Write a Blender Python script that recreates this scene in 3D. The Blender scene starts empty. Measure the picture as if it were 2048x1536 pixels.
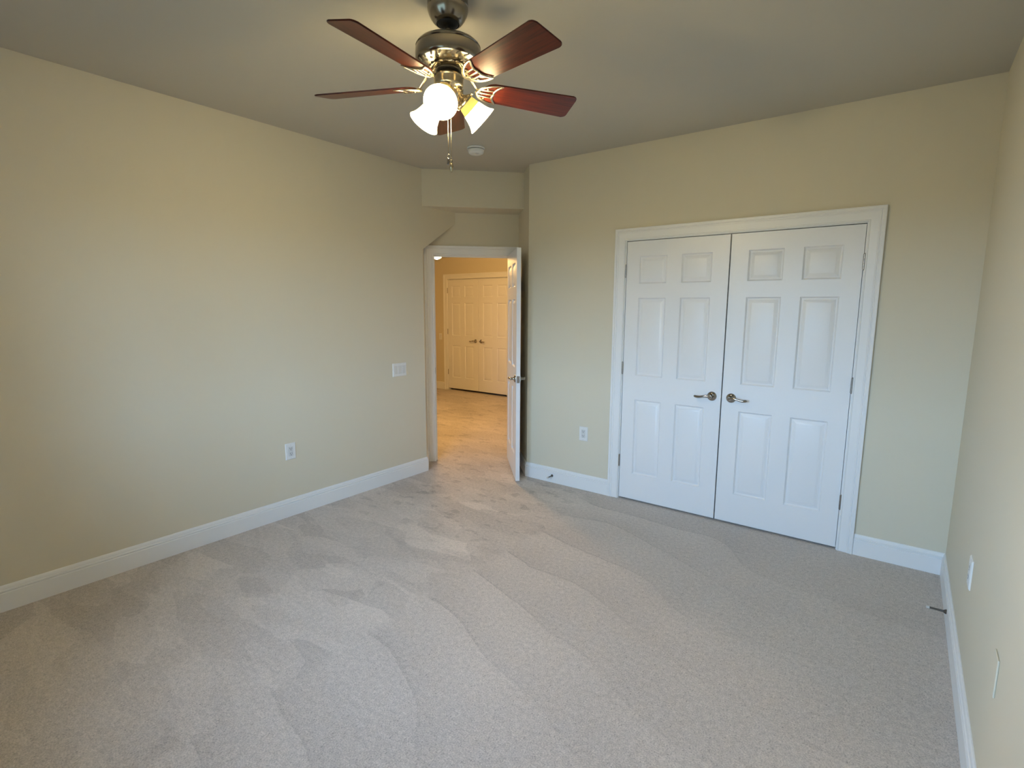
import bpy, bmesh, math
from mathutils import Vector, Matrix
C = bpy.context.scene.collection
sc = bpy.context.scene
PI = math.pi
R2 = math.sqrt(0.5)

# ------------------------------------------------------------------ camera
cam_d = bpy.data.cameras.new('camera')
cam_d.sensor_width = 36.0
cam_d.lens = 1049.15 / 2048 * 36.0
cam_d.clip_start = 0.02
cam = bpy.data.objects.new('camera', cam_d)
C.objects.link(cam)
YAW, PITCH, ROLL = -0.6447, -0.14446, 0.0049119
fw = Vector((math.sin(YAW) * math.cos(PITCH), math.cos(YAW) * math.cos(PITCH), math.sin(PITCH)))
rt = Vector((math.cos(YAW), -math.sin(YAW), 0))
up = rt.cross(fw)
rt, up = rt * math.cos(ROLL) + up * math.sin(ROLL), up * math.cos(ROLL) - rt * math.sin(ROLL)
mw = Matrix((rt, up, -fw)).transposed().to_4x4()
mw.translation = (3.5559, -3.8349, 1.5415)
cam.matrix_world = mw
sc.camera = cam

# ------------------------------------------------------------------ look, sky, light levels
sc.view_settings.view_transform = 'Standard'
sc.view_settings.look = 'None'
sc.view_settings.gamma = 1.0
sc.view_settings.use_curve_mapping = False
sc.view_settings.exposure = 0.0
SKY_STRENGTH = 18.8
BULB_POWER = 690.0
BULB_COLOR = (1.0, 0.80, 0.45)
HALL_POWER = 122.0
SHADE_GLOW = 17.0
HALL_COLOR = (1.0, 0.59, 0.21)

world = bpy.data.worlds.new('overcast_sky')
sc.world = world
world.use_nodes = True
wn, wl = world.node_tree.nodes, world.node_tree.links
wn.clear()
w_out = wn.new('ShaderNodeOutputWorld')
w_bg = wn.new('ShaderNodeBackground')
w_tc = wn.new('ShaderNodeTexCoord')
w_sep = wn.new('ShaderNodeSeparateXYZ')
w_mr = wn.new('ShaderNodeMapRange')
w_ramp = wn.new('ShaderNodeValToRGB')
wl.new(w_tc.outputs['Generated'], w_sep.inputs[0])
wl.new(w_sep.outputs['Z'], w_mr.inputs['Value'])
w_mr.inputs['From Min'].default_value = -1.0
w_mr.inputs['From Max'].default_value = 1.0
wl.new(w_mr.outputs[0], w_ramp.inputs[0])
cr = w_ramp.color_ramp
STOPS = ((0.0, 0.04, 0.055, 0.06), (0.49, 0.06, 0.09, 0.095), (0.51, 0.40, 0.64, 0.93), (0.56, 0.45, 0.76, 1.16), (0.68, 0.44, 0.75, 1.18), (0.80, 0.30, 0.50, 0.82), (1.0, 0.18, 0.32, 0.55))
while len(cr.elements) < len(STOPS):
    cr.elements.new(0.5)
for el, (pos, r_, g_, b_) in zip(cr.elements, STOPS):
    el.position = pos
for el, (pos, r_, g_, b_) in zip(cr.elements, STOPS):
    el.color = (r_, g_, b_, 1)
wl.new(w_ramp.outputs[0], w_bg.inputs['Color'])
w_bg.inputs['Strength'].default_value = SKY_STRENGTH
wl.new(w_bg.outputs[0], w_out.inputs['Surface'])

# ------------------------------------------------------------------ materials
def new_mat(name):
    m = bpy.data.materials.new(name)
    m.use_nodes = True
    nt = m.node_tree
    p = nt.nodes['Principled BSDF']
    return m, nt, p

def nd(nt, typ, **kw):
    n = nt.nodes.new(typ)
    for k, v in kw.items():
        if hasattr(n, k):
            setattr(n, k, v)
        else:
            n.inputs[k].default_value = v
    return n

def simple(name, col, rough=0.5, metal=0.0, bump=0.0, bscale=400.0, spec=0.5):
    m, nt, p = new_mat(name)
    p.inputs['Base Color'].default_value = (*col, 1)
    p.inputs['Roughness'].default_value = rough
    p.inputs['Metallic'].default_value = metal
    p.inputs['Specular IOR Level'].default_value = spec
    tc = nd(nt, 'ShaderNodeTexCoord')
    nz = nd(nt, 'ShaderNodeTexNoise')
    nz.inputs['Scale'].default_value = bscale
    nz.inputs['Detail'].default_value = 3
    nt.links.new(tc.outputs['Object'], nz.inputs['Vector'])
    if bump > 0:
        b = nd(nt, 'ShaderNodeBump')
        b.inputs['Strength'].default_value = bump
        b.inputs['Distance'].default_value = 0.002
        nt.links.new(nz.outputs['Fac'], b.inputs['Height'])
        nt.links.new(b.outputs[0], p.inputs['Normal'])
    else:
        mr = nd(nt, 'ShaderNodeMapRange')
        mr.inputs['To Min'].default_value = max(0.0, rough - 0.03)
        mr.inputs['To Max'].default_value = rough + 0.03
        nt.links.new(nz.outputs['Fac'], mr.inputs['Value'])
        nt.links.new(mr.outputs[0], p.inputs['Roughness'])
    return m

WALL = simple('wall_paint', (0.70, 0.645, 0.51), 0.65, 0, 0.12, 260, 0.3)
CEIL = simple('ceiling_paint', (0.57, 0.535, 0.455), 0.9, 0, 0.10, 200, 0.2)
TRIM = simple('white_trim_paint', (0.84, 0.84, 0.83), 0.38, 0, 0.03, 120)
DOORM = simple('white_door_paint', (0.84, 0.84, 0.84), 0.36, 0, 0.06, 300)
PLASTIC = simple('white_plastic', (0.80, 0.80, 0.78), 0.3)
PLASTIC_DK = simple('shaded_slot_plastic', (0.03, 0.03, 0.03), 0.5)
INSERT = simple('receptacle_plastic', (0.70, 0.70, 0.68), 0.3)
NICKEL = simple('satin_nickel', (0.42, 0.40, 0.375), 0.08, 1.0, 0.0, 12)
HINGE = simple('hinge_nickel', (0.38, 0.36, 0.34), 0.28, 1.0)
FANMETAL = simple('brushed_nickel', (0.33, 0.30, 0.255), 0.22, 1.0, 0.0, 12)
FANBRIGHT = simple('bright_nickel', (0.50, 0.43, 0.31), 0.27, 1.0, 0.0, 12)
BLACK = simple('black_rubber', (0.012, 0.011, 0.010), 0.6)
RUBBER = simple('pale_rubber_tip', (0.62, 0.58, 0.52), 0.6)
DARKIN = simple('vent_dark', (0.03, 0.026, 0.02), 0.6)
GREYROD = simple('door_stop_metal', (0.16, 0.15, 0.14), 0.3, 1.0)

def wood():
    m, nt, p = new_mat('mahogany_veneer')
    tc = nd(nt, 'ShaderNodeTexCoord')
    mp = nd(nt, 'ShaderNodeMapping')
    mp.inputs['Scale'].default_value = (4, 60, 60)
    nz = nd(nt, 'ShaderNodeTexNoise')
    nz.inputs['Scale'].default_value = 1.6
    nz.inputs['Detail'].default_value = 6
    nz.inputs['Distortion'].default_value = 0.5
    rp = nd(nt, 'ShaderNodeValToRGB')
    rp.color_ramp.elements[0].color = (0.030, 0.0045, 0.0022, 1)
    rp.color_ramp.elements[0].position = 0.3
    rp.color_ramp.elements[1].color = (0.105, 0.015, 0.0045, 1)
    rp.color_ramp.elements[1].position = 0.75
    nt.links.new(tc.outputs['Object'], mp.inputs[0])
    nt.links.new(mp.outputs[0], nz.inputs['Vector'])
    nt.links.new(nz.outputs['Fac'], rp.inputs[0])
    nt.links.new(rp.outputs[0], p.inputs['Base Color'])
    p.inputs['Roughness'].default_value = 0.28
    p.inputs['Specular IOR Level'].default_value = 0.38
    return m
WOOD = wood()

def carpet():
    m, nt, p = new_mat('cut_pile_carpet')
    L = nt.links.new
    tc = nd(nt, 'ShaderNodeTexCoord')
    def noise(scale, detail=2, vec=None, rough=0.5):
        n = nd(nt, 'ShaderNodeTexNoise')
        n.inputs['Scale'].default_value = scale
        n.inputs['Detail'].default_value = detail
        n.inputs['Roughness'].default_value = rough
        L(vec or tc.outputs['Object'], n.inputs['Vector'])
        return n
    def math_(op, a, b=None, c=None):
        n = nd(nt, 'ShaderNodeMath', operation=op)
        for i, v in enumerate((a, b, c)):
            if v is None:
                continue
            if isinstance(v, (int, float)):
                n.inputs[i].default_value = v
            else:
                L(v, n.inputs[i])
        return n.outputs[0]
    def mrange(v, a, b, c, d):
        n = nd(nt, 'ShaderNodeMapRange')
        for k, x in zip(('From Min', 'From Max', 'To Min', 'To Max'), (a, b, c, d)):
            n.inputs[k].default_value = x
        L(v, n.inputs['Value'])
        return n.outputs[0]
    # wobbled floor coordinates, so that no track edge is ruler straight
    wob = noise(2.6, 3)
    wadd = nd(nt, 'ShaderNodeVectorMath', operation='SUBTRACT')
    L(wob.outputs['Color'], wadd.inputs[0])
    wadd.inputs[1].default_value = (0.5, 0.5, 0.5)
    wsc = nd(nt, 'ShaderNodeVectorMath', operation='SCALE')
    L(wadd.outputs[0], wsc.inputs[0])
    wsc.inputs['Scale'].default_value = 0.075
    wv = nd(nt, 'ShaderNodeVectorMath', operation='ADD')
    L(tc.outputs['Object'], wv.inputs[0])
    L(wsc.outputs[0], wv.inputs[1])
    def rotated(vec, deg, sx, sy):
        mp = nd(nt, 'ShaderNodeMapping')
        mp.inputs['Rotation'].default_value = (0, 0, math.radians(deg))
        mp.inputs['Scale'].default_value = (sx, sy, 1)
        L(vec, mp.inputs[0])
        return mp.outputs[0]
    # vacuum strips, 17 degrees off the closet wall
    rot = rotated(wv.outputs[0], 17, 1, 1)
    sep = nd(nt, 'ShaderNodeSeparateXYZ')
    L(rot, sep.inputs[0])
    uneven = mrange(noise(0.9, 1).outputs['Fac'], 0.3, 0.7, -0.35, 0.35)
    lane = math_('ADD', math_('MULTIPLY', sep.outputs['Y'], 2.75), uneven)
    saw = math_('FRACT', lane)
    wn_ = nd(nt, 'ShaderNodeTexWhiteNoise', noise_dimensions='1D')
    L(math_('FLOOR', lane), wn_.inputs['W'])
    own = mrange(wn_.outputs['Value'], 0, 1, -0.35, 0.35)
    strip = mrange(saw, 0.0, 0.7, -0.55, 0.30)
    line = math_('MULTIPLY', math_('LESS_THAN', saw, 0.035), 0.6)
    strip = math_('SUBTRACT', strip, line)
    fade = mrange(sep.outputs['X'], 2.0, 3.1, 1.0, 0.22)
    strip = math_('ADD', math_('MULTIPLY', strip, fade), math_('MULTIPLY', own, 0.5))
    # the loose patches nearer the left wall and the entry
    def cells(deg, sx, sy, scale):
        v = nd(nt, 'ShaderNodeTexVoronoi', distance='CHEBYCHEV')
        v.inputs['Scale'].default_value = scale
        v.inputs['Randomness'].default_value = 0.9
        L(rotated(wv.outputs[0], deg, sx, sy), v.inputs['Vector'])
        s = nd(nt, 'ShaderNodeSeparateColor')
        L(v.outputs['Color'], s.inputs[0])
        return mrange(s.outputs[0], 0, 1, -1, 1)
    patch = math_('ADD', math_('MULTIPLY', cells(-20, 0.8, 1.9, 2.2), 0.5), math_('MULTIPLY', cells(35, 1.0, 2.4, 3.4), 0.4))
    foot = mrange(noise(6.5, 2, rotated(tc.outputs['Object'], 30, 1, 1.8)).outputs['Fac'], 0.60, 0.64, 0, -1.1)
    sx = nd(nt, 'ShaderNodeSeparateXYZ')
    L(wv.outputs[0], sx.inputs[0])
    nearentry = math_('MULTIPLY', mrange(sx.outputs['X'], 1.3, 1.9, 1, 0), mrange(sx.outputs['Y'], -1.9, -1.2, 0, 1))
    foot = math_('MULTIPLY', foot, nearentry)
    side = mrange(sx.outputs['X'], 1.60, 1.66, 0, 1)
    tone = nd(nt, 'ShaderNodeMix', data_type='FLOAT')
    L(side, tone.inputs['Factor'])
    L(math_('ADD', patch, foot), tone.inputs[2])
    L(strip, tone.inputs[3])
    broad = mrange(noise(1.7, 3).outputs['Fac'], 0.3, 0.7, -0.5, 0.5)
    tone_all = math_('ADD', math_('MULTIPLY', tone.outputs[0], 0.16), math_('MULTIPLY', broad, 0.07))
    # tufts
    tuft = noise(170, 4, None, 0.7)
    tuft_tone = mrange(tuft.outputs['Fac'], 0.30, 0.70, -0.34, 0.26)
    fleck = noise(95, 2, rotated(tc.outputs['Object'], 37, 1.7, 0.7))
    fleck_tone = mrange(fleck.outputs['Fac'], 0.60, 0.72, 0.0, -0.30)
    tuft_tone = math_('ADD', tuft_tone, fleck_tone)
    mid = noise(45, 3)
    mid_tone = mrange(mid.outputs['Fac'], 0.3, 0.7, -0.10, 0.10)
    k = math_('ADD', math_('ADD', tone_all, tuft_tone), math_('ADD', mid_tone, 1.0))
    vm = nd(nt, 'ShaderNodeVectorMath', operation='SCALE')
    vm.inputs[0].default_value = (0.61, 0.545, 0.49)
    L(k, vm.inputs['Scale'])
    L(vm.outputs[0], p.inputs['Base Color'])
    p.inputs['Roughness'].default_value = 1.0
    p.inputs['Specular IOR Level'].default_value = 0.05
    p.inputs['Sheen Weight'].default_value = 0.15
    p.inputs['Sheen Roughness'].default_value = 0.6
    b = nd(nt, 'ShaderNodeBump')
    b.inputs['Strength'].default_value = 0.55
    b.inputs['Distance'].default_value = 0.006
    L(math_('ADD', tuft.outputs['Fac'], math_('MULTIPLY', mid.outputs['Fac'], 0.5)), b.inputs['Height'])
    L(b.outputs[0], p.inputs['Normal'])
    return m
CARPET = carpet()

def glass_shade(name, col, clear, glow_col, glow):
    m, nt, p = new_mat(name)
    nt.nodes.remove(p)
    out = nt.nodes['Material Output']
    tr = nd(nt, 'ShaderNodeBsdfTransparent')
    tr.inputs['Color'].default_value = (*col, 1)
    tl = nd(nt, 'ShaderNodeBsdfTranslucent')
    tl.inputs['Color'].default_value = (*col, 1)
    df = nd(nt, 'ShaderNodeBsdfDiffuse')
    df.inputs['Color'].default_value = (*col, 1)
    mx = nd(nt, 'ShaderNodeMixShader')
    mx.inputs[0].default_value = 0.5
    nt.links.new(tl.outputs[0], mx.inputs[1])
    nt.links.new(df.outputs[0], mx.inputs[2])
    m2 = nd(nt, 'ShaderNodeMixShader')
    m2.inputs[0].default_value = clear
    nt.links.new(mx.outputs[0], m2.inputs[1])
    nt.links.new(tr.outputs[0], m2.inputs[2])
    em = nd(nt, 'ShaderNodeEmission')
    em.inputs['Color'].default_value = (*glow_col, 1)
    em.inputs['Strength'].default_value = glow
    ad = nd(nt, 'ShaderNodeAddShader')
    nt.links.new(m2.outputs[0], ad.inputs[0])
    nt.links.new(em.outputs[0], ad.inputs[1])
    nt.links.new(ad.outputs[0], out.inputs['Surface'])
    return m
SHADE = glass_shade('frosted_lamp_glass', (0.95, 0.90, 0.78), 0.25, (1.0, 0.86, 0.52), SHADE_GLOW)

NECK = glass_shade('dim_glow_neck_glass', (0.12, 0.112, 0.065), 0.0, (1, 1, 1), 0.0)  # dark glass colour stands in for the weaker, yellower glow at the neck

def emitter(name, col, s):
    m, nt, p = new_mat(name)
    p.inputs['Base Color'].default_value = (0.9, 0.9, 0.9, 1)
    p.inputs['Emission Color'].default_value = (*col, 1)
    p.inputs['Emission Strength'].default_value = s
    return m
BULB = emitter('lit_bulb', BULB_COLOR, BULB_POWER)
HALLGLASS = emitter('lit_alabaster_glass', HALL_COLOR, HALL_POWER)

def window_glass():
    m, nt, p = new_mat('clear_window_glass')
    nt.nodes.remove(p)
    out = nt.nodes['Material Output']
    tr = nd(nt, 'ShaderNodeBsdfTransparent')
    gl = nd(nt, 'ShaderNodeBsdfGlossy')
    gl.inputs['Roughness'].default_value = 0.02
    fr = nd(nt, 'ShaderNodeFresnel')
    fr.inputs['IOR'].default_value = 1.3
    mx = nd(nt, 'ShaderNodeMixShader')
    nt.links.new(fr.outputs[0], mx.inputs[0])
    nt.links.new(tr.outputs[0], mx.inputs[1])
    nt.links.new(gl.outputs[0], mx.inputs[2])
    nt.links.new(mx.outputs[0], out.inputs['Surface'])
    return m
GLASS = window_glass()

# ------------------------------------------------------------------ mesh helpers
def box(bm, x0, x1, y0, y1, z0, z1, M=None):
    vs = [bm.verts.new((x, y, z)) for x in (x0, x1) for y in (y0, y1) for z in (z0, z1)]
    if M is not None:
        for v in vs:
            v.co = M @ v.co
    for q in ((0, 1, 3, 2), (4, 6, 7, 5), (0, 4, 5, 1), (2, 3, 7, 6), (0, 2, 6, 4), (1, 5, 7, 3)):
        bm.faces.new([vs[i] for i in q])
    return vs

def rbox(bm, x0, x1, y0, y1, z0, z1, b=0.002, M=None, seg=2):
    t = bmesh.new()
    box(t, x0, x1, y0, y1, z0, z1)
    bmesh.ops.recalc_face_normals(t, faces=t.faces)
    bmesh.ops.bevel(t, geom=t.edges[:], offset=b, segments=seg, affect='EDGES', profile=0.5)
    merge(bm, t, M)

def merge(bm, t, M=None):
    vm = {}
    for v in t.verts:
        vm[v] = bm.verts.new(M @ v.co if M is not None else v.co)
    for f in t.faces:
        try:
            bm.faces.new([vm[v] for v in f.verts])
        except ValueError:
            pass
    t.free()

def prism(bm, poly, z0, z1):
    a = [bm.verts.new((x, y, z0)) for x, y in poly]
    b = [bm.verts.new((x, y, z1)) for x, y in poly]
    n = len(poly)
    bm.faces.new(a[::-1])
    bm.faces.new(b)
    for i in range(n):
        j = (i + 1) % n
        bm.faces.new((a[i], a[j], b[j], b[i]))

def lathe(bm, prof, seg=48, M=None):
    rings = []
    for r, z in prof:
        if r < 1e-6:
            v = bm.verts.new((0, 0, z))
            rings.append([v])
        else:
            rings.append([bm.verts.new((r * math.cos(2 * PI * i / seg), r * math.sin(2 * PI * i / seg), z)) for i in range(seg)])
    if M is not None:
        for rg in rings:
            for v in rg:
                v.co = M @ v.co
    for A, B in zip(rings, rings[1:]):
        for i in range(seg):
            j = (i + 1) % seg
            if len(A) == 1 and len(B) == 1:
                continue
            if len(A) == 1:
                bm.faces.new((A[0], B[i], B[j]))
            elif len(B) == 1:
                bm.faces.new((A[i], A[j], B[0]))
            else:
                bm.faces.new((A[i], A[j], B[j], B[i]))

def tube(bm, pts, radii, seg=10, caps=True, flat=1.0, upv=Vector((0, 0, 1))):
    pts = [Vector(p) for p in pts]
    if isinstance(radii, (int, float)):
        radii = [radii] * len(pts)
    rings = []
    for i, p in enumerate(pts):
        d = (pts[min(i + 1, len(pts) - 1)] - pts[max(i - 1, 0)]).normalized()
        u = upv
        if abs(d.dot(u)) > 0.95:
            u = Vector((1, 0, 0)) if abs(d.x) < 0.9 else Vector((0, 1, 0))
        s = d.cross(u).normalized()
        w = s.cross(d).normalized()
        rings.append([bm.verts.new(p + s * radii[i] * math.cos(2 * PI * k / seg) + w * radii[i] * flat * math.sin(2 * PI * k / seg)) for k in range(seg)])
    for A, B in zip(rings, rings[1:]):
        for k in range(seg):
            j = (k + 1) % seg
            bm.faces.new((A[k], A[j], B[j], B[k]))
    if caps:
        bm.faces.new(rings[0][::-1])
        bm.faces.new(rings[-1])

def obj(name, bm, mat, parent=None, loc=(0, 0, 0), rot=(0, 0, 0), smooth=30, **props):
    bmesh.ops.remove_doubles(bm, verts=bm.verts[:], dist=1e-6)
    bmesh.ops.recalc_face_normals(bm, faces=bm.faces[:])
    me = bpy.data.meshes.new(name)
    bm.to_mesh(me)
    bm.free()
    me.materials.append(mat)
    if smooth:
        me.polygons.foreach_set('use_smooth', [True] * len(me.polygons))
        me.set_sharp_from_angle(angle=math.radians(smooth))
    o = bpy.data.objects.new(name, me)
    C.objects.link(o)
    o.location = loc
    o.rotation_euler = rot
    if parent is not None:
        o.parent = parent
    for k, v in props.items():
        o[k] = v
    return o

def struct(name, bm, mat, label, cat, **kw):
    return obj(name, bm, mat, kind='structure', label=label, category=cat, **kw)

def thing(name, label, cat, loc=(0, 0, 0), rot=(0, 0, 0), group=None):
    o = bpy.data.objects.new(name, None)
    C.objects.link(o)
    o.empty_display_size = 0.1
    o.location = loc
    o.rotation_euler = rot
    o['label'] = label
    o['category'] = cat
    if group:
        o['group'] = group
    return o

def dup(root, loc, rot, label):
    r = root.copy()
    C.objects.link(r)
    r.location = loc
    r.rotation_euler = rot
    r['label'] = label
    for ch in list(root.children):
        c = ch.copy()
        C.objects.link(c)
        c.parent = r
        for g in list(ch.children):
            d = g.copy()
            C.objects.link(d)
            d.parent = c
    return r

# ------------------------------------------------------------------ layout (metres)
W, H, YR = 3.8474, 2.75, -4.36
TH = 0.115
def st(s, e):                       # alcove frame: s along the door wall, e through it
    return ((s - e) * R2, (s + e) * R2)
E_IN, E_OUT = -0.018, 0.097         # faces of the entry wall
S_L, S_R = -0.318, 0.599            # side faces of the alcove
O_L, O_R, O_TOP = -0.228, 0.521, 2.036   # entry opening between the jambs
XA, XM, XB, ZD = 1.7773, 2.5347, 3.2984, 2.045
JA, JB, JZ = 1.771, 3.3045, 2.050   # closet jamb faces
HALL_Y, HALL_Z = 3.304, 2.44
WIN = (1.22, 3.02, 0.85, 2.20)

K_in, K_out = st(S_L, E_IN), st(S_L, E_OUT)
Q_in, Q_out = st(S_R, E_IN), st(S_R, E_OUT)

# floor and ceilings
bm = bmesh.new()
box(bm, -4.82, 4.1, YR - 0.3, 4.2, -0.08, 0.0)
struct('floor', bm, CARPET, 'beige cut pile carpet with vacuum tracks covering the whole floor', 'carpet', smooth=0)
bm = bmesh.new()
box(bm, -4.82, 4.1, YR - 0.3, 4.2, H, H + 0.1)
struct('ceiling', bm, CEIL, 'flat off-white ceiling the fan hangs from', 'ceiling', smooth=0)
bm = bmesh.new()
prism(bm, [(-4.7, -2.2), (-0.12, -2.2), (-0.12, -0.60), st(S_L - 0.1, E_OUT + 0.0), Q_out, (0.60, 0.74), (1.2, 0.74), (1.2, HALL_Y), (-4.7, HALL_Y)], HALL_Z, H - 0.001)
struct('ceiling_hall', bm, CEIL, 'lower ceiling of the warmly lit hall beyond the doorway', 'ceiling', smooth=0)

# left wall with the alcove side behind its end
bm = bmesh.new()
prism(bm, [(-0.12, YR - 0.115), (0, YR - 0.115), (0, -0.45), K_in, K_out, st(S_L - 0.1, E_OUT), (-0.12, -0.60)], 0, H)
struct('wall_left', bm, WALL, 'long beige wall on the left with switch and outlet', 'wall', smooth=0)

# dropped bulkhead over the alcove, with the sloped underside on its left
bm = bmesh.new()
prism(bm, [(0, -0.45), (0.6485, 0.1985), Q_in, (0, -0.0255)], 2.433, H)
K3 = K_in
lo = [(0, -0.45, 2.058), (0, -0.0255, 2.332), (K3[0], K3[1], 2.196)]
a = [bm.verts.new(p) for p in lo]
b = [bm.verts.new((p[0], p[1], H)) for p in lo]
bm.faces.new(a[::-1])
bm.faces.new(b)
for i in range(3):
    j = (i + 1) % 3
    bm.faces.new((a[i], a[j], b[j], b[i]))
struct('wall_bulkhead', bm, WALL, 'beige boxed bulkhead under the ceiling above the angled entry door', 'wall', smooth=0)

# entry wall (45 degrees) around the opening
EM = Matrix.Rotation(PI / 4, 4, 'Z')     # local x = s, local y = e
bm = bmesh.new()
box(bm, S_L, O_L - 0.018, E_IN, E_OUT, 0, H, EM)
box(bm, O_R + 0.018, S_R, E_IN, E_OUT, 0, H, EM)
box(bm, O_L - 0.018, O_R + 0.018, E_IN, E_OUT, O_TOP + 0.018, H, EM)
struct('wall_entry', bm, WALL, 'angled beige wall holding the open entry doorway', 'wall', smooth=0)

# closet wall with its outside corner and return
bm = bmesh.new()
prism(bm, [(0.847, 0), (JA - 0.018, 0), (JA - 0.018, TH), (0.97, TH), (0.60, 0.62), Q_out, Q_in], 0, H)
box(bm, JB + 0.018, W + 0.0, 0, TH, 0, H)
box(bm, JA - 0.018, JB + 0.018, 0, TH, JZ + 0.018, H)
struct('wall_back', bm, WALL, 'beige wall around the white double closet doors', 'wall', smooth=0)
bm = bmesh.new()
box(bm, 0.97, W + 0.12, 0.66, 0.74, 0, H)
box(bm, 1.2, 1.28, TH, 0.66, 0, H)
box(bm, W, W + 0.12, TH, 0.66, 0, H)
struct('wall_closet', bm, WALL, 'dark inside of the closed closet seen through the door gaps', 'wall', smooth=0)
bm = bmesh.new()
box(bm, W, W + 0.12, YR - 0.115, TH, 0, H)
struct('wall_right', bm, WALL, 'beige wall at the right edge beside the closet', 'wall', smooth=0)

# rear wall (behind the camera) with the twin window that lights the room
bm = bmesh.new()
x0, x1, z0, z1 = WIN
box(bm, 0.0, x0, YR - TH, YR, 0, H)
box(bm, x1, W, YR - TH, YR, 0, H)
box(bm, x0, x1, YR - TH, YR, 0, z0)
box(bm, x0, x1, YR - TH, YR, z1, H)
struct('wall_rear', bm, WALL, 'beige wall behind the camera holding the window', 'wall', smooth=0)
win = thing('window_1', 'white twin window in the rear wall behind the camera', 'window', ((x0 + x1) / 2, YR, z0))
win['kind'] = 'structure'
bm = bmesh.new()
hw, hh = (x1 - x0) / 2, z1 - z0
for a0, a1, c0, c1 in ((-hw, -hw + 0.05, 0, hh), (hw - 0.05, hw, 0, hh), (-0.045, 0.045, 0, hh), (-hw + 0.05, -0.045, 0, 0.05), (0.045, hw - 0.05, 0, 0.05),
                       (-hw + 0.05, -0.045, hh - 0.05, hh), (0.045, hw - 0.05, hh - 0.05, hh), (-hw + 0.05, -0.045, hh / 2 - 0.02, hh / 2 + 0.02), (0.045, hw - 0.05, hh / 2 - 0.02, hh / 2 + 0.02)):
    box(bm, a0, a1, -0.09, -0.03, c0, c1)
obj('window_frame', bm, TRIM, win, smooth=0)
for sgn in (-1, 1):
    bm = bmesh.new()
    xa, xb = sorted((sgn * 0.045, sgn * (hw - 0.05)))
    box(bm, xa, xb, -0.062, -0.058, 0.05, hh - 0.05)
    obj('window_pane', bm, GLASS, win, smooth=0)
pl = bpy.data.lights.new('daylight_portal', 'AREA')
pl.shape = 'RECTANGLE'
pl.size, pl.size_y = x1 - x0, z1 - z0
pl.cycles.is_portal = True
po = bpy.data.objects.new('daylight_portal', pl)
C.objects.link(po)
po.parent = win
po.location = (0, -0.12, hh / 2)
po.rotation_euler = (PI / 2, 0, 0)      # emits towards +y, into the room

# hall shell
bm = bmesh.new()
HXA, HXM, HXB = -3.309, -2.571, -1.833
box(bm, -4.7, HXA - 0.024, HALL_Y, HALL_Y + TH, 0, H)
box(bm, HXB + 0.024, 1.2, HALL_Y, HALL_Y + TH, 0, H)
box(bm, HXA - 0.024, HXB + 0.024, HALL_Y, HALL_Y + TH, JZ + 0.018, H)
struct('wall_hall', bm, WALL, 'hall wall around the far double closet doors, lit amber', 'wall', smooth=0)
bm = bmesh.new()
box(bm, -4.7, 1.2, 4.0, 4.08, 0, H)
box(bm, -3.7, -3.62, HALL_Y + TH, 4.0, 0, H)
box(bm, -1.5, -1.42, HALL_Y + TH, 4.0, 0, H)
struct('wall_hall_closet', bm, WALL, 'dark inside of the hall closet behind its closed doors', 'wall', smooth=0)
bm = bmesh.new()
box(bm, -4.82, -4.7, -2.32, 4.08, 0, H)
box(bm, -4.7, -0.12, -2.32, -2.2, 0, H)
struct('wall_hall_left', bm, WALL, 'hidden left end of the hall beyond the doorway', 'wall', smooth=0)
bm = bmesh.new()
box(bm, 1.2, 1.32, 0.74, HALL_Y + TH, 0, H)
struct('wall_hall_right', bm, WALL, 'hidden right end of the hall beyond the doorway', 'wall', smooth=0)

# ------------------------------------------------------------------ trim
CASING = [(0, 0), (0, 0.0095), (0.003, 0.0125), (0.008, 0.0125), (0.011, 0.0100), (0.014, 0.0105), (0.052, 0.0140), (0.056, 0.0170), (0.060, 0.0172),
          (0.063, 0.0145), (0.066, 0.0150), (0.069, 0.0200), (0.083, 0.0200), (0.086, 0.0185), (0.086, 0)]
def casing(bm, M, a0, a1, z1, amax=None):
    """U shaped architrave in a frame: x along the wall, z up, -y off the wall."""
    st_ = []
    for t, h in CASING:
        ar = a1 + t if amax is None else min(a1 + t, amax)
        st_.append([(a0 - t, -h, 0), (a0 - t, -h, z1 + t), (ar, -h, z1 + t), (ar, -h, 0)])
    vs = [[bm.verts.new(M @ Vector(p)) for p in row] for row in st_]
    for A, B in zip(vs, vs[1:]):
        for k in range(3):
            try:
                bm.faces.new((A[k], A[k + 1], B[k + 1], B[k]))
            except ValueError:
                pass
    bm.faces.new([r[0] for r in vs])
    try:
        bm.faces.new([r[3] for r in vs][::-1])
    except ValueError:
        pass

BASE = [(0, 0), (0.0155, 0), (0.0155, 0.094), (0.0145, 0.0955), (0.0118, 0.0965), (0.0118, 0.1000), (0.0145, 0.1030), (0.0145, 0.1090), (0.0135, 0.1105), (0.0095, 0.1120), (0.0095, 0.1170), (0.0090, 0.1240), (0.0065, 0.1310), (0.004, 0.1338), (0, 0.134)]
def baseboard(bm, path, side=1):
    """path: plan points along the wall, room on the left (side 1) or right (-1)."""
    P = [Vector(p) for p in path]
    nrm = []
    for a, b in zip(P, P[1:]):
        d = (b - a).normalized()
        nrm.append(Vector((-d.y, d.x)) * side)
    rows = []
    for i, p in enumerate(P):
        if i == 0:
            m = nrm[0]
        elif i == len(P) - 1:
            m = nrm[-1]
        else:
            m = (nrm[i - 1] + nrm[i]).normalized()
            m = m / max(0.3, m.dot(nrm[i]))
        rows.append([bm.verts.new((p.x + m.x * h, p.y + m.y * h, z)) for h, z in BASE])
    for A, B in zip(rows, rows[1:]):
        for k in range(len(BASE) - 1):
            bm.faces.new((A[k], A[k + 1], B[k + 1], B[k]))
    bm.faces.new(rows[0])
    bm.faces.new(rows[-1][::-1])

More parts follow.
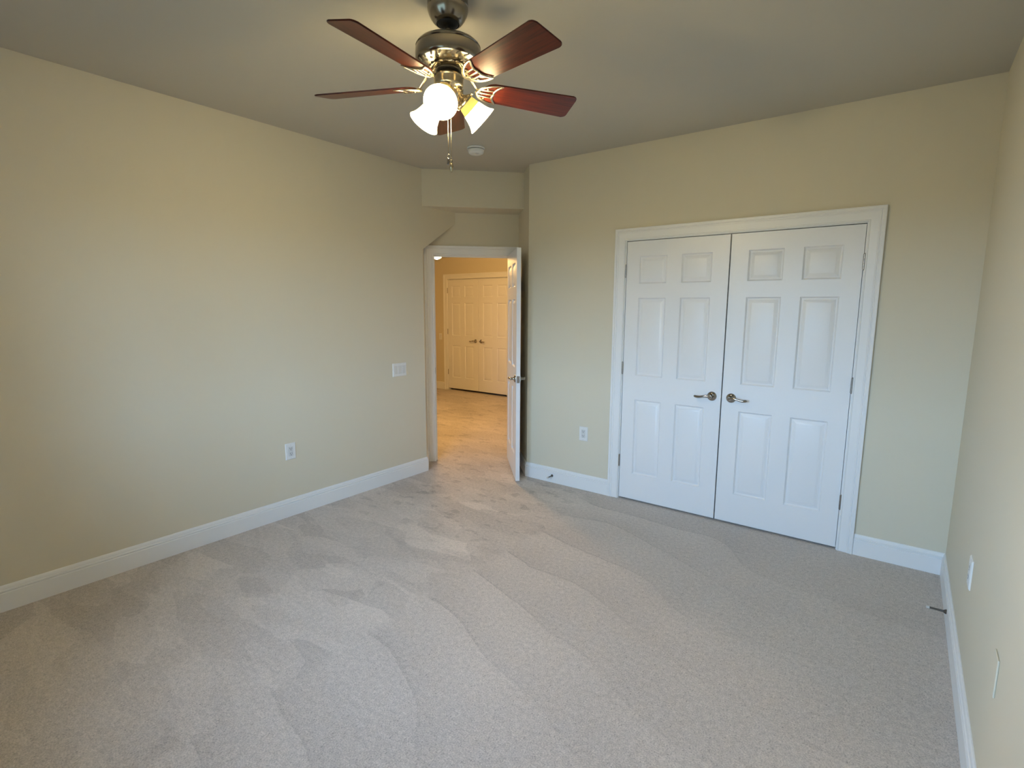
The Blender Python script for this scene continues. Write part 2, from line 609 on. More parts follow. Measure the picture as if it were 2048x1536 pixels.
def jamb(bm, M, a0, a1, z1, y0, y1, t=0.018, stop=None):
    box(bm, a0 - t, a0, y0, y1, 0, z1 + t, M)
    box(bm, a1, a1 + t, y0, y1, 0, z1 + t, M)
    box(bm, a0, a1, y0, y1, z1, z1 + t, M)
    if stop:
        s0, s1, d = stop
        box(bm, a0, a0 + d, s0, s1, 0, z1, M)
        box(bm, a1 - d, a1, s0, s1, 0, z1, M)
        box(bm, a0 + d, a1 - d, s0, s1, z1 - d, z1, M)

I4 = Matrix.Identity(4)
bm = bmesh.new()
casing(bm, I4, JA - 0.006, JB + 0.006, JZ + 0.006)
struct('trim_1', bm, TRIM, 'white moulded casing around the double closet doors', 'door casing', smooth=25)
bm = bmesh.new()
jamb(bm, I4, JA, JB, JZ, 0.0, TH, stop=(0.042, 0.08, 0.012))
struct('trim_2', bm, TRIM, 'white jamb inside the double closet doors', 'door jamb', smooth=0)
bm = bmesh.new()
MF = EM @ Matrix.Translation((0, E_IN, 0))
casing(bm, MF, O_L - 0.004, O_R + 0.004, O_TOP + 0.004, S_R - 0.001)
struct('trim_3', bm, TRIM, 'white moulded casing around the open entry doorway', 'door casing', smooth=25)
bm = bmesh.new()
jamb(bm, EM, O_L, O_R, O_TOP, E_IN, E_OUT, stop=(0.022, 0.055, 0.011))
tr4 = struct('trim_4', bm, TRIM, 'white jamb of the open entry doorway', 'door jamb', smooth=0)
bm = bmesh.new()
box(bm, O_L - 0.001, O_L + 0.002, E_IN + 0.005, E_IN + 0.036, 0.89, 0.95, EM)
obj('strike_plate', bm, HINGE, tr4, label='small metal strike plate', smooth=0)
MH = Matrix.Translation((0, HALL_Y, 0))
bm = bmesh.new()
casing(bm, MH, HXA - 0.012, HXB + 0.012, JZ + 0.006)
struct('trim_5', bm, TRIM, 'casing around the hall closet doors seen through the doorway', 'door casing', smooth=25)
bm = bmesh.new()
jamb(bm, MH, HXA - 0.006, HXB + 0.006, JZ, 0, TH, stop=(0.042, 0.08, 0.012))
struct('trim_6', bm, TRIM, 'jamb inside the hall closet doors seen through the doorway', 'door jamb', smooth=0)

bm = bmesh.new()
baseboard(bm, [(0, YR), (0, -0.45), st(S_L, E_IN - 0.021)], -1)
struct('baseboard_left', bm, TRIM, 'white baseboard along the long left wall', 'baseboard', smooth=25)
bm = bmesh.new()
baseboard(bm, [st(S_R, E_IN - 0.021), (0.847, 0), (JA - 0.093, 0)], -1)
struct('baseboard_back', bm, TRIM, 'white baseboard between the entry corner and closet casing', 'baseboard', smooth=25)
bm = bmesh.new()
baseboard(bm, [(JB + 0.093, 0), (W, 0), (W, YR), (0, YR)], -1)
struct('baseboard_right', bm, TRIM, 'white baseboard right of the closet and along the right wall', 'baseboard', smooth=25)
bm = bmesh.new()
baseboard(bm, [(-4.7, HALL_Y), (HXA - 0.099, HALL_Y)], -1)
struct('baseboard_hall', bm, TRIM, 'short baseboard left of the hall closet beyond the doorway', 'baseboard', smooth=25)

# ------------------------------------------------------------------ six panel doors
PZ = ((0.211, 0.816), (1.006, 1.606), (1.713, 1.918))
RINGS = ((0, 0), (0.004, 0.005), (0.008, 0.010), (0.011, 0.0115), (0.015, 0.0115), (0.038, 0.0022), (0.040, 0.0018))
def leaf_mesh(w, h, t, mir):
    """x 0 (hinge side) .. w, front at y=0 looking to -y, back at y=t."""
    bm = bmesh.new()
    k = w / 0.76
    px = ((0.105 * k, 0.320 * k), (0.430 * k, 0.645 * k))
    kz = h / 2.031
    xs = [0, px[0][0], px[0][1], px[1][0], px[1][1], w]
    zs = [0] + [v * kz for p in PZ for v in p] + [h]
    X = (lambda x: -x) if mir else (lambda x: x)
    for y0, d in ((0.0, 1), (t, -1)):
        for i in range(5):
            for j in range(7):
                xa, xb, za, zb = xs[i], xs[i + 1], zs[j], zs[j + 1]
                panel = i in (1, 3) and j in (1, 3, 5)
                if not panel:
                    bm.faces.new([bm.verts.new((X(x), y0, z)) for x, z in ((xa, za), (xb, za), (xb, zb), (xa, zb))])
                    continue
                prev = None
                for ins, dep in RINGS:
                    ring = [bm.verts.new((X(x), y0 + d * dep, z)) for x, z in ((xa + ins, za + ins), (xb - ins, za + ins), (xb - ins, zb - ins), (xa + ins, zb - ins))]
                    if prev:
                        for q in range(4):
                            r = (q + 1) % 4
                            bm.faces.new((prev[q], prev[r], ring[r], ring[q]))
                    prev = ring
                bm.faces.new(prev)
    for j in range(7):
        for x in (0, w):
            bm.faces.new([bm.verts.new((X(x), y, z)) for y, z in ((0, zs[j]), (t, zs[j]), (t, zs[j + 1]), (0, zs[j + 1]))])
    for i in range(5):
        for z in (0, h):
            bm.faces.new([bm.verts.new((X(x), y, z)) for x, y in ((xs[i], 0), (xs[i + 1], 0), (xs[i + 1], t), (xs[i], t))])
    return bm

def lever_handle(parent, x, z, y, out, toward, both=False):
    """rosette + wavy lever; out = -1/+1 direction in y, toward = -1/+1 lever direction in x."""
    bm = bmesh.new()
    M = Matrix.Translation((x, y, z)) @ Matrix.Rotation(PI / 2 if out < 0 else -PI / 2, 4, 'X')
    lathe(bm, [(0, 0), (0.0335, 0), (0.0335, 0.003), (0.032, 0.006), (0.027, 0.0095), (0.020, 0.012), (0.0145, 0.0135), (0.0125, 0.018), (0.0115, 0.034), (0.0125, 0.042), (0.010, 0.047), (0, 0.048)], 32, M)
    h = obj('door_handle', bm, NICKEL, parent, label='polished nickel lever handle', smooth=40)
    bm = bmesh.new()
    n = 22
    pts, rad = [], []
    for i in range(n + 1):
        u = i / n
        pts.append((x + toward * (-0.004 + 0.118 * u), y + out * (0.042 + 0.010 * math.sin(u * PI * 0.9)), z + 0.004 * math.sin(u * 2 * PI) - 0.003 * u))
        rad.append(0.0095 - 0.0015 * u + 0.0012 * math.sin(u * 3 * PI))
    rad[0] = 0.006
    rad[-1] = 0.005
    tube(bm, pts, rad, 14, True, 0.75, Vector((0, 1, 0)))
    obj('lever', bm, NICKEL, h, smooth=50)

def hinges(parent, x, y, zs):
    for z in zs:
        bm = bmesh.new()
        lathe(bm, [(0, -0.051), (0.003, -0.051), (0.0045, -0.047), (0.0065, -0.045), (0.0065, -0.0155), (0.0060, -0.0150), (0.0065, -0.0145), (0.0065, 0.0145), (0.0060, 0.0150), (0.0065, 0.0155), (0.0065, 0.045), (0.0045, 0.047), (0.003, 0.051), (0, 0.051)], 16, Matrix.Translation((x, y, z)))
        obj('hinge', bm, HINGE, parent, label='satin nickel hinge knuckle', smooth=40)

def closet_leaf(name, loc, w, h, mir, label):
    o = struct(name, leaf_mesh(w, h, 0.035, mir), DOORM, label, 'door', loc=loc, smooth=20)
    s = -1 if mir else 1
    lever_handle(o, s * (w - 0.062), 0.905, 0.0, -1, -s)
    hinges(o, -s * 0.0045, -0.005, (0.306, 1.06, 1.811))
    return o

closet_leaf('door_1', (JA + 0.003, 0.003, 0.014), XM - 0.0042 - JA - 0.003, 2.031, False,
            'left leaf of the white six-panel closet doors in the back wall')
closet_leaf('door_2', (JB - 0.003, 0.003, 0.014), JB - 0.003 - XM - 0.0042, 2.031, True,
            'right leaf of the white six-panel closet doors in the back wall')
closet_leaf('door_4', (HXA, HALL_Y + 0.003, 0.038), HXM - HXA - 0.003, 2.000, False,
            'left leaf of the hall closet doors seen through the doorway')
closet_leaf('door_5', (HXB, HALL_Y + 0.003, 0.038), HXB - HXM - 0.003, 2.000, True,
            'right leaf of the hall closet doors, partly hidden by the open door')

# entry door, standing open along the alcove's right side
hx, hy = st(0.488, -0.0402)
lx, ly = st(0.465, -0.806)
ang = math.atan2(ly - hy, lx - hx)
LW = math.hypot(lx - hx, ly - hy)
# local +x runs from the hinge to the latch; the y=0 face looks to the entry opening
d3 = struct('door_3', leaf_mesh(LW, 2.012, 0.035, False), DOORM, 'white six-panel entry door standing open beside the back wall corner', 'door',
            loc=(hx, hy, 0.024), rot=(0, 0, ang), smooth=20)
lever_handle(d3, LW - 0.062, 0.905, 0.0, -1, -1)
lever_handle(d3, LW - 0.062, 0.905, 0.035, 1, -1)
bm = bmesh.new()
rbox(bm, LW - 0.001, LW + 0.0012, 0.005, 0.030, 0.875, 0.935, 0.0008)
lp = obj('latch_plate', bm, HINGE, d3, label='dark metal latch plate on the door edge', smooth=0)
bm = bmesh.new()
rbox(bm, LW + 0.001, LW + 0.009, 0.012, 0.023, 0.897, 0.913, 0.002)
obj('latch_bolt', bm, HINGE, lp, smooth=0)
hinges(d3, -0.003, 0.040, (0.25, 1.0, 1.77))

# ------------------------------------------------------------------ ceiling fan
FX, FY = 1.9832, -2.1781
fan = thing('ceiling_fan', 'five-blade mahogany ceiling fan with three lit glass shades', 'ceiling fan', (FX, FY, H))
def zf(z):
    return z - H
def flathe(name, prof, mat, seg=56, parent=None, **kw):
    bm = bmesh.new()
    lathe(bm, [(r, zf(z)) for r, z in prof], seg)
    return obj(name, bm, mat, parent or fan, smooth=35, **kw)
can = flathe('canopy', [(0, 2.75), (0.076, 2.75), (0.080, 2.745), (0.0805, 2.716), (0.0785, 2.7145), (0.0785, 2.7135), (0.081, 2.712), (0.080, 2.703), (0.076, 2.690), (0.069, 2.676), (0.060, 2.664), (0.051, 2.656), (0.046, 2.655), (0.045, 2.660), (0, 2.662)], FANMETAL)
flathe('hanger_ball', [(0, 2.6625), (0.044, 2.6605), (0.042, 2.655), (0.034, 2.647), (0.022, 2.642), (0, 2.641)], BLACK, 40, can, label='black rubber boot at the canopy mouth')
flathe('downrod', [(0, 2.645), (0.0105, 2.645), (0.0105, 2.612), (0.0155, 2.611), (0.0165, 2.604), (0.0165, 2.596), (0, 2.596)], FANMETAL, 28)
mot = flathe('motor_housing', [(0, 2.604), (0.030, 2.603), (0.070, 2.598), (0.100, 2.590), (0.118, 2.581), (0.126, 2.573), (0.1295, 2.567), (0.1270, 2.564), (0.1300, 2.560), (0.1315, 2.540), (0.1305, 2.520),
                             (0.1280, 2.513), (0.1235, 2.509), (0.1180, 2.507), (0.0920, 2.499), (0.0740, 2.4955), (0, 2.495)], FANMETAL, 72)
# slots and round holes on the underside of the housing
for i in range(20):
    a = 2 * PI * (i + 0.5) / 20
    M = Matrix.Rotation(a, 4, 'Z')
    bm = bmesh.new()
    pts = []
    for k in range(9):
        u = k / 8
        rr = 0.107 + 0.016 * u
        zz = 2.5030 + 0.0055 * u
        tw = 0.12 * (u - 0.5)
        pts.append(M @ Vector((rr * math.cos(tw), rr * math.sin(tw), zf(zz))))
    tube(bm, pts, [0.002, 0.0035, 0.0045, 0.005, 0.005, 0.005, 0.0045, 0.0035, 0.002], 8, True, 0.35)
    obj('vent_slot', bm, DARKIN, mot, smooth=40)
    bm = bmesh.new()
    M2 = Matrix.Rotation(a + PI / 20, 4, 'Z') @ Matrix.Translation((0.096, 0, zf(2.5003))) @ Matrix.Rotation(math.radians(163), 4, 'Y')
    lathe(bm, [(0, 0.0010), (0.0060, 0.0009), (0.0064, -0.002), (0, -0.003)], 14, M2)
    obj('vent_hole', bm, DARKIN, mot, smooth=40)
# scalloped collar that turns with the blades
bm = bmesh.new()
n = 80
prof = [(0.0, 2.496), (0.0735, 2.496), (0.0760, 2.4925), (0.0740, 2.489), (0.0640, 2.487), (0.0560, 2.4865), (0, 2.4865)]
rings = []
for r, z in prof:
    rings.append([bm.verts.new((r * (1 + (0.035 if r > 0.06 else 0) * math.cos(20 * 2 * PI * i / n)) * math.cos(2 * PI * i / n), r * (1 + (0.035 if r > 0.06 else 0) * math.cos(20 * 2 * PI * i / n)) * math.sin(2 * PI * i / n), zf(z))) for i in range(n)] if r > 0 else [bm.verts.new((0, 0, zf(z)))])
for A, B in zip(rings, rings[1:]):
    for i in range(n):
        j = (i + 1) % n
        if len(A) == 1:
            bm.faces.new((A[0], B[i], B[j]))
        elif len(B) == 1:
            bm.faces.new((A[i], A[j], B[0]))
        else:
            bm.faces.new((A[i], A[j], B[j], B[i]))
fly = obj('blade_collar', bm, FANBRIGHT, fan, smooth=40)
flathe('collar_ring', [(0, 2.4868), (0.051, 2.4868), (0.0535, 2.484), (0.0525, 2.480), (0.046, 2.478), (0, 2.478)], BLACK, 48, fly)
sw = flathe('switch_housing', [(0, 2.479), (0.031, 2.479), (0.031, 2.466), (0.033, 2.464), (0.056, 2.463), (0.0605, 2.460), (0.0615, 2.456), (0.0600, 2.453), (0.0590, 2.451), (0.0590, 2.430), (0.0575, 2.424), (0.050, 2.416), (0.034, 2.411), (0.014, 2.409), (0.011, 2.402), (0, 2.400)], FANBRIGHT, 56)

def blade_outline():
    pts = []
    r0, r1, hw0, hw1 = 0.138, 0.566, 0.056, 0.0715
    n = 14
    for i in range(n + 1):                       # rounded root
        t = PI / 2 + PI * i / n
        pts.append((r0 + 0.046 + 0.046 * math.cos(t), hw0 * math.sin(t)))
    cr_ = 0.020
    # trailing corner, slightly raked end
    for cx_, cy_, a0 in ((r1 - cr_ - 0.004, -hw1 + cr_, -PI / 2), (r1 - cr_ + 0.004, hw1 - cr_, 0)):
        for i in range(7):
            t = a0 + (PI / 2) * i / 6
            pts.append((cx_ + cr_ * math.cos(t), cy_ + cr_ * math.sin(t)))
    return pts
OUT = blade_outline()
def make_blade():
    bm = bmesh.new()
    lo_ = [bm.verts.new((x, y, -0.0028)) for x, y in OUT]
    hi_ = [bm.verts.new((x, y, 0.0028)) for x, y in OUT]
    bm.faces.new(lo_[::-1])
    bm.faces.new(hi_)
    for i in range(len(OUT)):
        j = (i + 1) % len(OUT)
        bm.faces.new((lo_[i], lo_[j], hi_[j], hi_[i]))
    es = [e_ for e_ in bm.edges if abs(e_.verts[0].co.z - e_.verts[1].co.z) < 1e-5]
    bmesh.ops.bevel(bm, geom=es, offset=0.0015, segments=2, affect='EDGES')
    return bm
def bar(bm, pts, r, flat=0.55, seg=10):
    tube(bm, pts, r, seg, True, flat)
def make_iron():
    """openwork bracket under the blade root: rounded bow, two-lobed outer edge, ribs, arm to the collar."""
    bm = bmesh.new()
    z = -0.0066
    n = 20
    bow = []
    for i in range(n + 1):
        t = PI / 2 + PI * i / n
        bow.append((0.218 + 0.088 * math.cos(t) - 0.012 * (1 - abs(math.sin(t))), 0.058 * math.sin(t), z))
    bar(bm, bow, [0.0022 + 0.0042 * math.sin(PI * i / n) for i in range(n + 1)])
    for sg in (1, -1):
        lobe = []
        for i in range(13):
            u = i / 12
            y = sg * (0.058 - 0.058 * u)
            x = 0.218 - 0.030 * math.sin(u * PI * 0.62) + 0.004 * u
            lobe.append((x, y, z))
        bar(bm, lobe, [0.0022 + 0.0030 * math.sin(PI * min(1, 0.15 + 0.6 * i / 12)) for i in range(13)])
    for y in (-0.022, 0.0, 0.022):
        xr = 0.218 - 0.088 * math.sqrt(max(0, 1 - (y / 0.058) ** 2)) - 0.010
        bar(bm, [(xr, y * 0.8, z), (0.160, y * 0.9, z - 0.0005), (0.196, y, z)], [0.0035, 0.0032, 0.0028])
    for x, y in ((0.158, 0.030), (0.158, -0.030), (0.140, 0.0)):
        lathe(bm, [(0, -0.0038), (0.003, -0.0034), (0.0048, -0.001), (0.005, 0.003), (0, 0.003)], 12, Matrix.Translation((x, y, z)))
    return bm
PH, PITCHB = 4.827, -0.255
blade0 = None
for i in range(5):
    th = PH + i * 2 * PI / 5
    rot = Matrix.Rotation(th, 3, 'Z') @ Matrix.Rotation(PITCHB, 3, 'X')
    eul = rot.to_euler()
    if blade0 is None:
        b_ = obj('blade', make_blade(), WOOD, fan, (0, 0, zf(2.4267)), eul, 30)
        ir = obj('blade_bracket', make_iron(), FANBRIGHT, b_, smooth=45, label='bright openwork metal bracket')
        blade0, iron0 = b_, ir
    else:
        b_ = blade0.copy()
        C.objects.link(b_)
        b_.parent = fan
        b_.rotation_euler = eul
        ir = iron0.copy()
        C.objects.link(ir)
        ir.parent = b_
    # arm from the collar down to the bracket
    bm = bmesh.new()
    e_ = Vector((math.cos(th), math.sin(th), 0))
    p0 = e_ * 0.060 + Vector((0, 0, zf(2.4895)))
    p1 = e_ * 0.083 + Vector((0, 0, zf(2.480)))
    p2 = e_ * 0.104 + Vector((0, 0, zf(2.453)))
    p3 = e_ * 0.124 + Vector((0, 0, zf(2.428)))
    p4 = e_ * 0.142 + Vector((0, 0, zf(2.4195)))
    tube(bm, [p0, p1, p2, p3, p4], [0.011, 0.010, 0.008, 0.007, 0.006], 12, True, 0.55)
    obj('blade_arm', bm, FANBRIGHT, fan, smooth=45)

# light kit: three arms with bell shades
S_PROF = [(0.000, 0.0255), (0.006, 0.0310), (0.016, 0.0350), (0.032, 0.0385), (0.044, 0.0412), (0.056, 0.0440), (0.068, 0.0470), (0.083, 0.0520), (0.095, 0.0580), (0.104, 0.0645)]
for i in range(3):
    az = math.radians(-59.15 + 120 * i)
    e_ = Vector((math.cos(az), math.sin(az), 0))
    neck = e_ * 0.064 + Vector((0, 0, zf(2.379)))
    mouth = e_ * 0.146 + Vector((0, 0, zf(2.311)))
    ax_ = (mouth - neck).normalized()
    M = Matrix.Translation(neck) @ ax_.to_track_quat('Z', 'Y').to_matrix().to_4x4()
    bm = bmesh.new()
    q0 = e_ * 0.040 + Vector((0, 0, zf(2.424)))
    q1 = e_ * 0.050 + Vector((0, 0, zf(2.414)))
    q2 = neck - ax_ * 0.018
    tube(bm, [q0, q1, (q1 + q2) / 2 + Vector((0, 0, 0.003)), q2], [0.012, 0.013, 0.011, 0.012], 14)
    bmesh.ops.recalc_face_normals(bm, faces=bm.faces[:])
    lathe(bm, [(0, -0.024), (0.013, -0.024), (0.016, -0.018), (0.020, -0.012), (0.029, -0.006), (0.0365, 0.000), (0.0385, 0.007), (0.0375, 0.011), (0.0360, 0.011), (0.0340, 0.001), (0.0280, -0.001), (0, -0.001)], 36, M)
    for k in range(3):
        ts = Matrix.Rotation(2 * PI * k / 3 + 0.4, 4, 'Z') @ Matrix.Translation((0.037, 0, 0.005)) @ Matrix.Rotation(PI / 2, 4, 'Y')
        lathe(bm, [(0, 0), (0.0018, 0), (0.0018, 0.005), (0.0048, 0.006), (0.0052, 0.010), (0.0038, 0.013), (0, 0.0135)], 12, M @ ts)
    obj('lamp_arm', bm, FANBRIGHT, fan, smooth=40)
    bm = bmesh.new()
    S_UP, S_LO = [q for q in S_PROF if q[0] <= 0.0441], [q for q in S_PROF if q[0] >= 0.0439]
    prof = [(r, t) for t, r in S_LO] + [(0.0655, 0.1055), (0.0645, 0.1065)] + [(r - 0.0028, t) for t, r in S_LO[::-1]]
    lathe(bm, prof + prof[:1], 44, M)
    shd = obj('lamp_shade', bm, SHADE, fan, smooth=60, label='lit frosted glass bell shade')
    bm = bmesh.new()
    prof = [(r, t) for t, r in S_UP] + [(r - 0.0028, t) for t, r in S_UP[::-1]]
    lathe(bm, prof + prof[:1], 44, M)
    obj('shade_neck', bm, NECK, shd, smooth=60, label='neck of the lit shade, its dimmer yellow glow put into a darker glass colour')
    bm = bmesh.new()
    lathe(bm, [(0, 0.002), (0.012, 0.002), (0.013, 0.022), (0.016, 0.030), (0.023, 0.042), (0.0265, 0.054), (0.0262, 0.064), (0.022, 0.075), (0.014, 0.082), (0.006, 0.085), (0, 0.0855)], 28, M)
    obj('bulb', bm, BULB, shd, smooth=60)

# pull chains
def pull_chain(off, zbot, kind):
    o2 = Vector((rt.x, rt.y, 0)).normalized() * off
    bm = bmesh.new()
    z, pts, rad = 2.408, [], []
    k = 0
    while z > zbot:
        pts.append((o2.x, o2.y, zf(z)))
        rad.append(0.0015 if k % 2 == 0 else 0.0008)
        z -= 0.0021
        k += 1
    tube(bm, pts, rad, 8)
    ch = obj('pull_chain', bm, FANBRIGHT, fan, smooth=60, label='bead pull chain')
    bm = bmesh.new()
    M = Matrix.Translation((o2.x, o2.y, zf(zbot)))
    if kind == 0:
        ring = [(0.0045 * math.cos(2 * PI * i / 16), 0, -0.0085 + 0.0085 * math.sin(2 * PI * i / 16)) for i in range(17)]
        tube(bm, [M @ Vector(p) for p in ring], 0.0014, 8)
        lathe(bm, [(0, -0.016), (0.0035, -0.017), (0.0055, -0.022), (0.0058, -0.036), (0.0070, -0.039), (0.0070, -0.041), (0.003, -0.043), (0, -0.0435)], 18, M)
    else:
        lathe(bm, [(0, 0.003), (0.0045, 0.002), (0.0058, -0.002), (0.0035, -0.006), (0.0060, -0.013), (0.0078, -0.022), (0.0078, -0.030), (0.0055, -0.038), (0.0030, -0.042), (0.0035, -0.045), (0, -0.047)], 20, M)
    obj('chain_pendant', bm, NICKEL if kind == 0 else FANBRIGHT, ch, smooth=50)
pull_chain(-0.0045, 2.165, 0)
pull_chain(0.0075, 2.140, 1)

# ------------------------------------------------------------------ smoke detector
sd = thing('smoke_detector', 'white round smoke detector on the ceiling behind the fan', 'smoke detector', (0.792, -0.632, H))
bm = bmesh.new()
lathe(bm, [(0, 0), (0.066, 0), (0.069, -0.003), (0.069, -0.012), (0.067, -0.0145), (0, -0.0145)], 48)
obj('base_plate', bm, PLASTIC, sd)
bm = bmesh.new()
lathe(bm, [(0, -0.0145), (0.054, -0.0145), (0.054, -0.018), (0, -0.018)], 48)
obj('vent_gap', bm, DARKIN, sd)
bm = bmesh.new()
lathe(bm, [(0, -0.018), (0.060, -0.018), (0.0625, -0.021), (0.0605, -0.034), (0.055, -0.043), (0.047, -0.048), (0.030, -0.050), (0, -0.051)], 48)
cv = obj('cover', bm, PLASTIC, sd)
bm = bmesh.new()
lathe(bm, [(0, -0.049), (0.015, -0.049), (0.016, -0.051), (0.0155, -0.0545), (0.012, -0.053), (0, -0.052)], 28, Matrix.Translation((0.018, -0.012, 0)))
obj('test_button', bm, INSERT, cv)

# ------------------------------------------------------------------ wall plates (local: face towards -y, origin at plate centre on the wall)
def plate(bm, w, h, cut):
    """bevelled cover plate with rectangular openings cut = [(x0,x1,z0,z1)...] left-to-right."""
    t, bv = 0.0062, 0.004
    xs = sorted({-w / 2 + bv, w / 2 - bv, *[c for q in cut for c in q[:2]]})
    z0, z1 = cut[0][2], cut[0][3]
    zs = [-h / 2 + bv, z0, z1, h / 2 - bv]
    for i in range(len(xs) - 1):
        for j in range(3):
            if j == 1 and any(abs(xs[i] - q[0]) < 1e-6 for q in cut):
                xa, xb = xs[i], xs[i + 1]
                for p, q in (((xa, z0), (xb, z0)), ((xb, z0), (xb, z1)), ((xb, z1), (xa, z1)), ((xa, z1), (xa, z0))):
                    bm.faces.new([bm.verts.new(v) for v in ((p[0], -t, p[1]), (q[0], -t, q[1]), (q[0], 0, q[1]), (p[0], 0, p[1]))])
                continue
            bm.faces.new([bm.verts.new(v) for v in ((xs[i], -t, zs[j]), (xs[i + 1], -t, zs[j]), (xs[i + 1], -t, zs[j + 1]), (xs[i], -t, zs[j + 1]))])
    a, c, d, f = xs[0], xs[-1], zs[0], zs[-1]
    X, Z = w / 2, h / 2
    for i in range(len(xs) - 1):
        for zin, zo in ((d, -Z), (f, Z)):
            xo0 = -X if i == 0 else xs[i]
            xo1 = X if i == len(xs) - 2 else xs[i + 1]
            bm.faces.new([bm.verts.new(v) for v in ((xs[i], -t, zin), (xs[i + 1], -t, zin), (xo1, -0.002, zo), (xo0, -0.002, zo))])
            bm.faces.new([bm.verts.new(v) for v in ((xo0, -0.002, zo), (xo1, -0.002, zo), (xo1, 0, zo), (xo0, 0, zo))])
    for j in range(3):
        for xin, xo in ((a, -X), (c, X)):
            zo0 = -Z if j == 0 else zs[j]
            zo1 = Z if j == 2 else zs[j + 1]
            bm.faces.new([bm.verts.new(v) for v in ((xin, -t, zs[j]), (xin, -t, zs[j + 1]), (xo, -0.002, zo1), (xo, -0.002, zo0))])
            bm.faces.new([bm.verts.new(v) for v in ((xo, -0.002, zo0), (xo, -0.002, zo1), (xo, 0, zo1), (xo, 0, zo0))])

def screw(parent, x, z):
    bm = bmesh.new()
    lathe(bm, [(0, 0), (0.0032, 0), (0.003, 0.0009), (0, 0.0012)], 14, Matrix.Translation((x, -0.0060, z)) @ Matrix.Rotation(PI / 2, 4, 'X'))
    obj('screw', bm, INSERT, parent)

def make_outlet(label, loc, rotz, group='duplex outlets on the walls'):
    o = thing('wall_outlet', label, 'outlet', loc, (0, 0, rotz), group)
    bm = bmesh.new()
    plate(bm, 0.080, 0.122, [(-0.0175, 0.0175, -0.0345, 0.0345)])
    pl_ = obj('cover_plate', bm, PLASTIC, o, smooth=0)
    for z in (-0.048, 0.048):
        screw(pl_, 0, z)
    bm = bmesh.new()
    rbox(bm, -0.0165, 0.0165, -0.0075, 0.0, -0.0335, 0.0335, 0.0012)
    rc = obj('receptacle', bm, INSERT, o, smooth=0)
    for z in (-0.0185, 0.0185):
        bm = bmesh.new()
        box(bm, -0.0080, -0.0052, -0.0079, -0.006, z - 0.001, z + 0.009)
        box(bm, 0.0052, 0.0080, -0.0079, -0.006, z - 0.001, z + 0.008)
        lathe(bm, [(0, 0), (0.0030, 0), (0.0030, 0.0019), (0, 0.0019)], 14, Matrix.Translation((0, -0.006, z - 0.0075)) @ Matrix.Rotation(PI / 2, 4, 'X'))
        obj('socket_slots', bm, PLASTIC_DK, rc, smooth=0)
    return o
ol = make_outlet('white duplex outlet low on the long left wall', (0, -1.816, 0.488), PI / 2)
dup(ol, (1.434, 0, 0.487), (0, 0, 0), 'white duplex outlet between the entry corner and closet casing')
dup(ol, (W, -1.118, 0.487), (0, 0, -PI / 2), 'white duplex outlet on the right wall nearest the closet corner')

# blank plate painted like the wall, nearer along the right wall
bm = bmesh.new()
rbox(bm, -0.036, 0.036, -0.0050, 0.0, -0.0585, 0.0585, 0.0022)
bp = obj('blank_wall_plate', bm, WALL, None, (W, -1.885, 0.500), (0, 0, -PI / 2), smooth=0)
bp['label'] = 'blank cover plate painted like the right wall, nearest the camera'
bp['category'] = 'wall plate'

def make_switch(label, loc, rotz, n):
    o = thing('light_switch', label, 'light switch', loc, (0, 0, rotz))
    w = 0.070 + 0.046 * (n - 1) - (0.006 if n > 1 else 0)
    cs = [(i - (n - 1) / 2) * 0.046 for i in range(n)]
    bm = bmesh.new()
    plate(bm, w, 0.117, [(c - 0.0172, c + 0.0172, -0.0343, 0.0343) for c in cs])
    pl_ = obj('cover_plate', bm, PLASTIC, o, smooth=0)
    for c in cs:
        for z in (-0.048, 0.048):
            screw(pl_, c, z)
        bm = bmesh.new()
        vs = rbox(bm, c - 0.0163, c + 0.0163, -0.0085, 0.0, -0.0333, 0.0333, 0.0012)
        for v in bm.verts:
            if v.co.y < -0.004:
                v.co.y += 0.0035 * (v.co.z / 0.0333) * (1 if v.co.z > 0 else 0.3)
        obj('rocker', bm, INSERT, o, smooth=0)
    return o
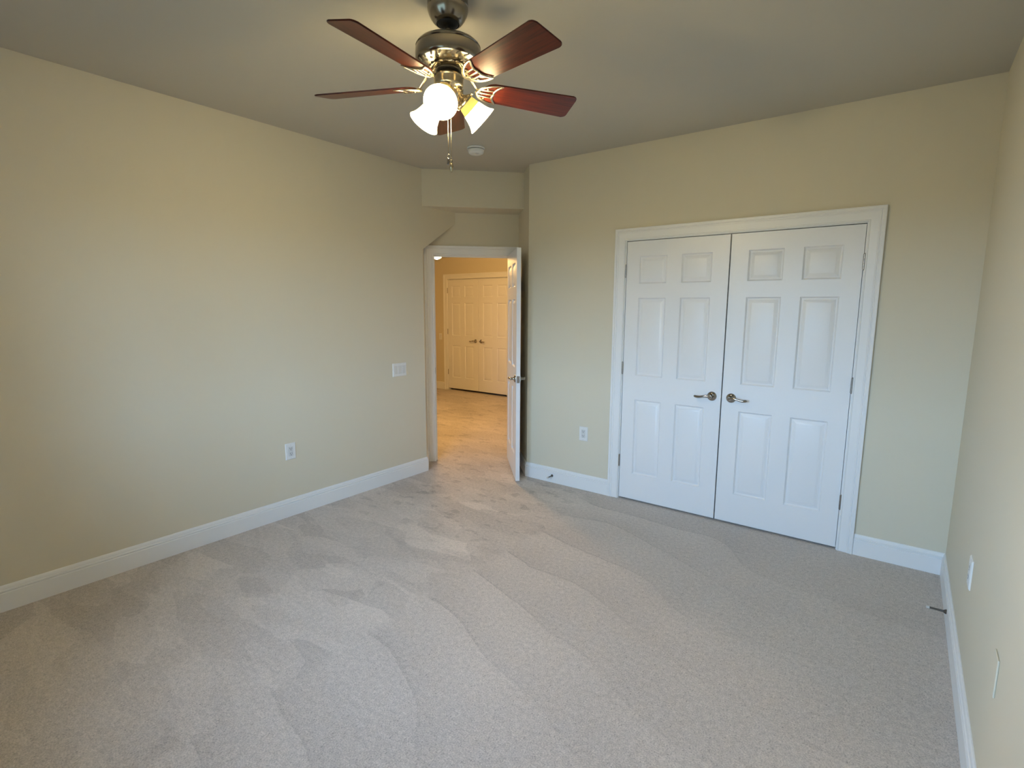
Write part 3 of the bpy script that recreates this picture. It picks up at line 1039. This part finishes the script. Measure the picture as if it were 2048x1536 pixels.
make_switch('white triple rocker switch on the left wall near the doorway', (0, -0.758, 0.996), PI / 2, 3)
make_switch('small rocker switch on the hall wall left of the far closet', (-3.505, HALL_Y, 0.996), 0, 1)

# ------------------------------------------------------------------ door stops on the baseboards
def make_stop(label, loc, rotz):
    o = thing('door_stop', label, 'door stop', loc, (0, 0, rotz), 'door stops on the baseboards')
    R_ = Matrix.Rotation(PI / 2, 4, 'X')
    bm = bmesh.new()
    lathe(bm, [(0, 0), (0.0115, 0), (0.0118, 0.003), (0.009, 0.008), (0.006, 0.012), (0.0052, 0.016), (0.0048, 0.062), (0.0055, 0.066), (0, 0.066)], 20, R_)
    obj('rod', bm, GREYROD, o)
    bm = bmesh.new()
    lathe(bm, [(0, 0.066), (0.0075, 0.066), (0.0082, 0.069), (0.0078, 0.077), (0.005, 0.080), (0, 0.0805)], 20, R_)
    obj('rubber_tip', bm, RUBBER, o)
    return o
s1 = make_stop('metal door stop on the baseboard left of the closet', (1.136, -0.0155, 0.063), 0)
dup(s1, (W - 0.0155, -0.614, 0.062), (0, 0, -PI / 2), 'metal door stop on the right wall baseboard near the corner')

# ------------------------------------------------------------------ hall ceiling light
HL = (-1.22, 0.945)
hl = thing('hall_ceiling_light', 'glowing bowl ceiling light in the hall, at the doorway top', 'ceiling light', (HL[0], HL[1], HALL_Z))
bm = bmesh.new()
lathe(bm, [(0, 0), (0.105, 0), (0.110, -0.006), (0.108, -0.022), (0.09, -0.030), (0, -0.030)], 40)
obj('canopy', bm, NICKEL, hl)
bm = bmesh.new()
lathe(bm, [(0, -0.030), (0.158, -0.032), (0.162, -0.040), (0.158, -0.090), (0.145, -0.140), (0.120, -0.195), (0.085, -0.250), (0.045, -0.292), (0.014, -0.306), (0, -0.307)], 48)
gb = obj('glass_bowl', bm, HALLGLASS, hl, smooth=60)
bm = bmesh.new()
lathe(bm, [(0, -0.307), (0.007, -0.307), (0.010, -0.312), (0.007, -0.319), (0, -0.324)], 20)
obj('finial', bm, NICKEL, hl)
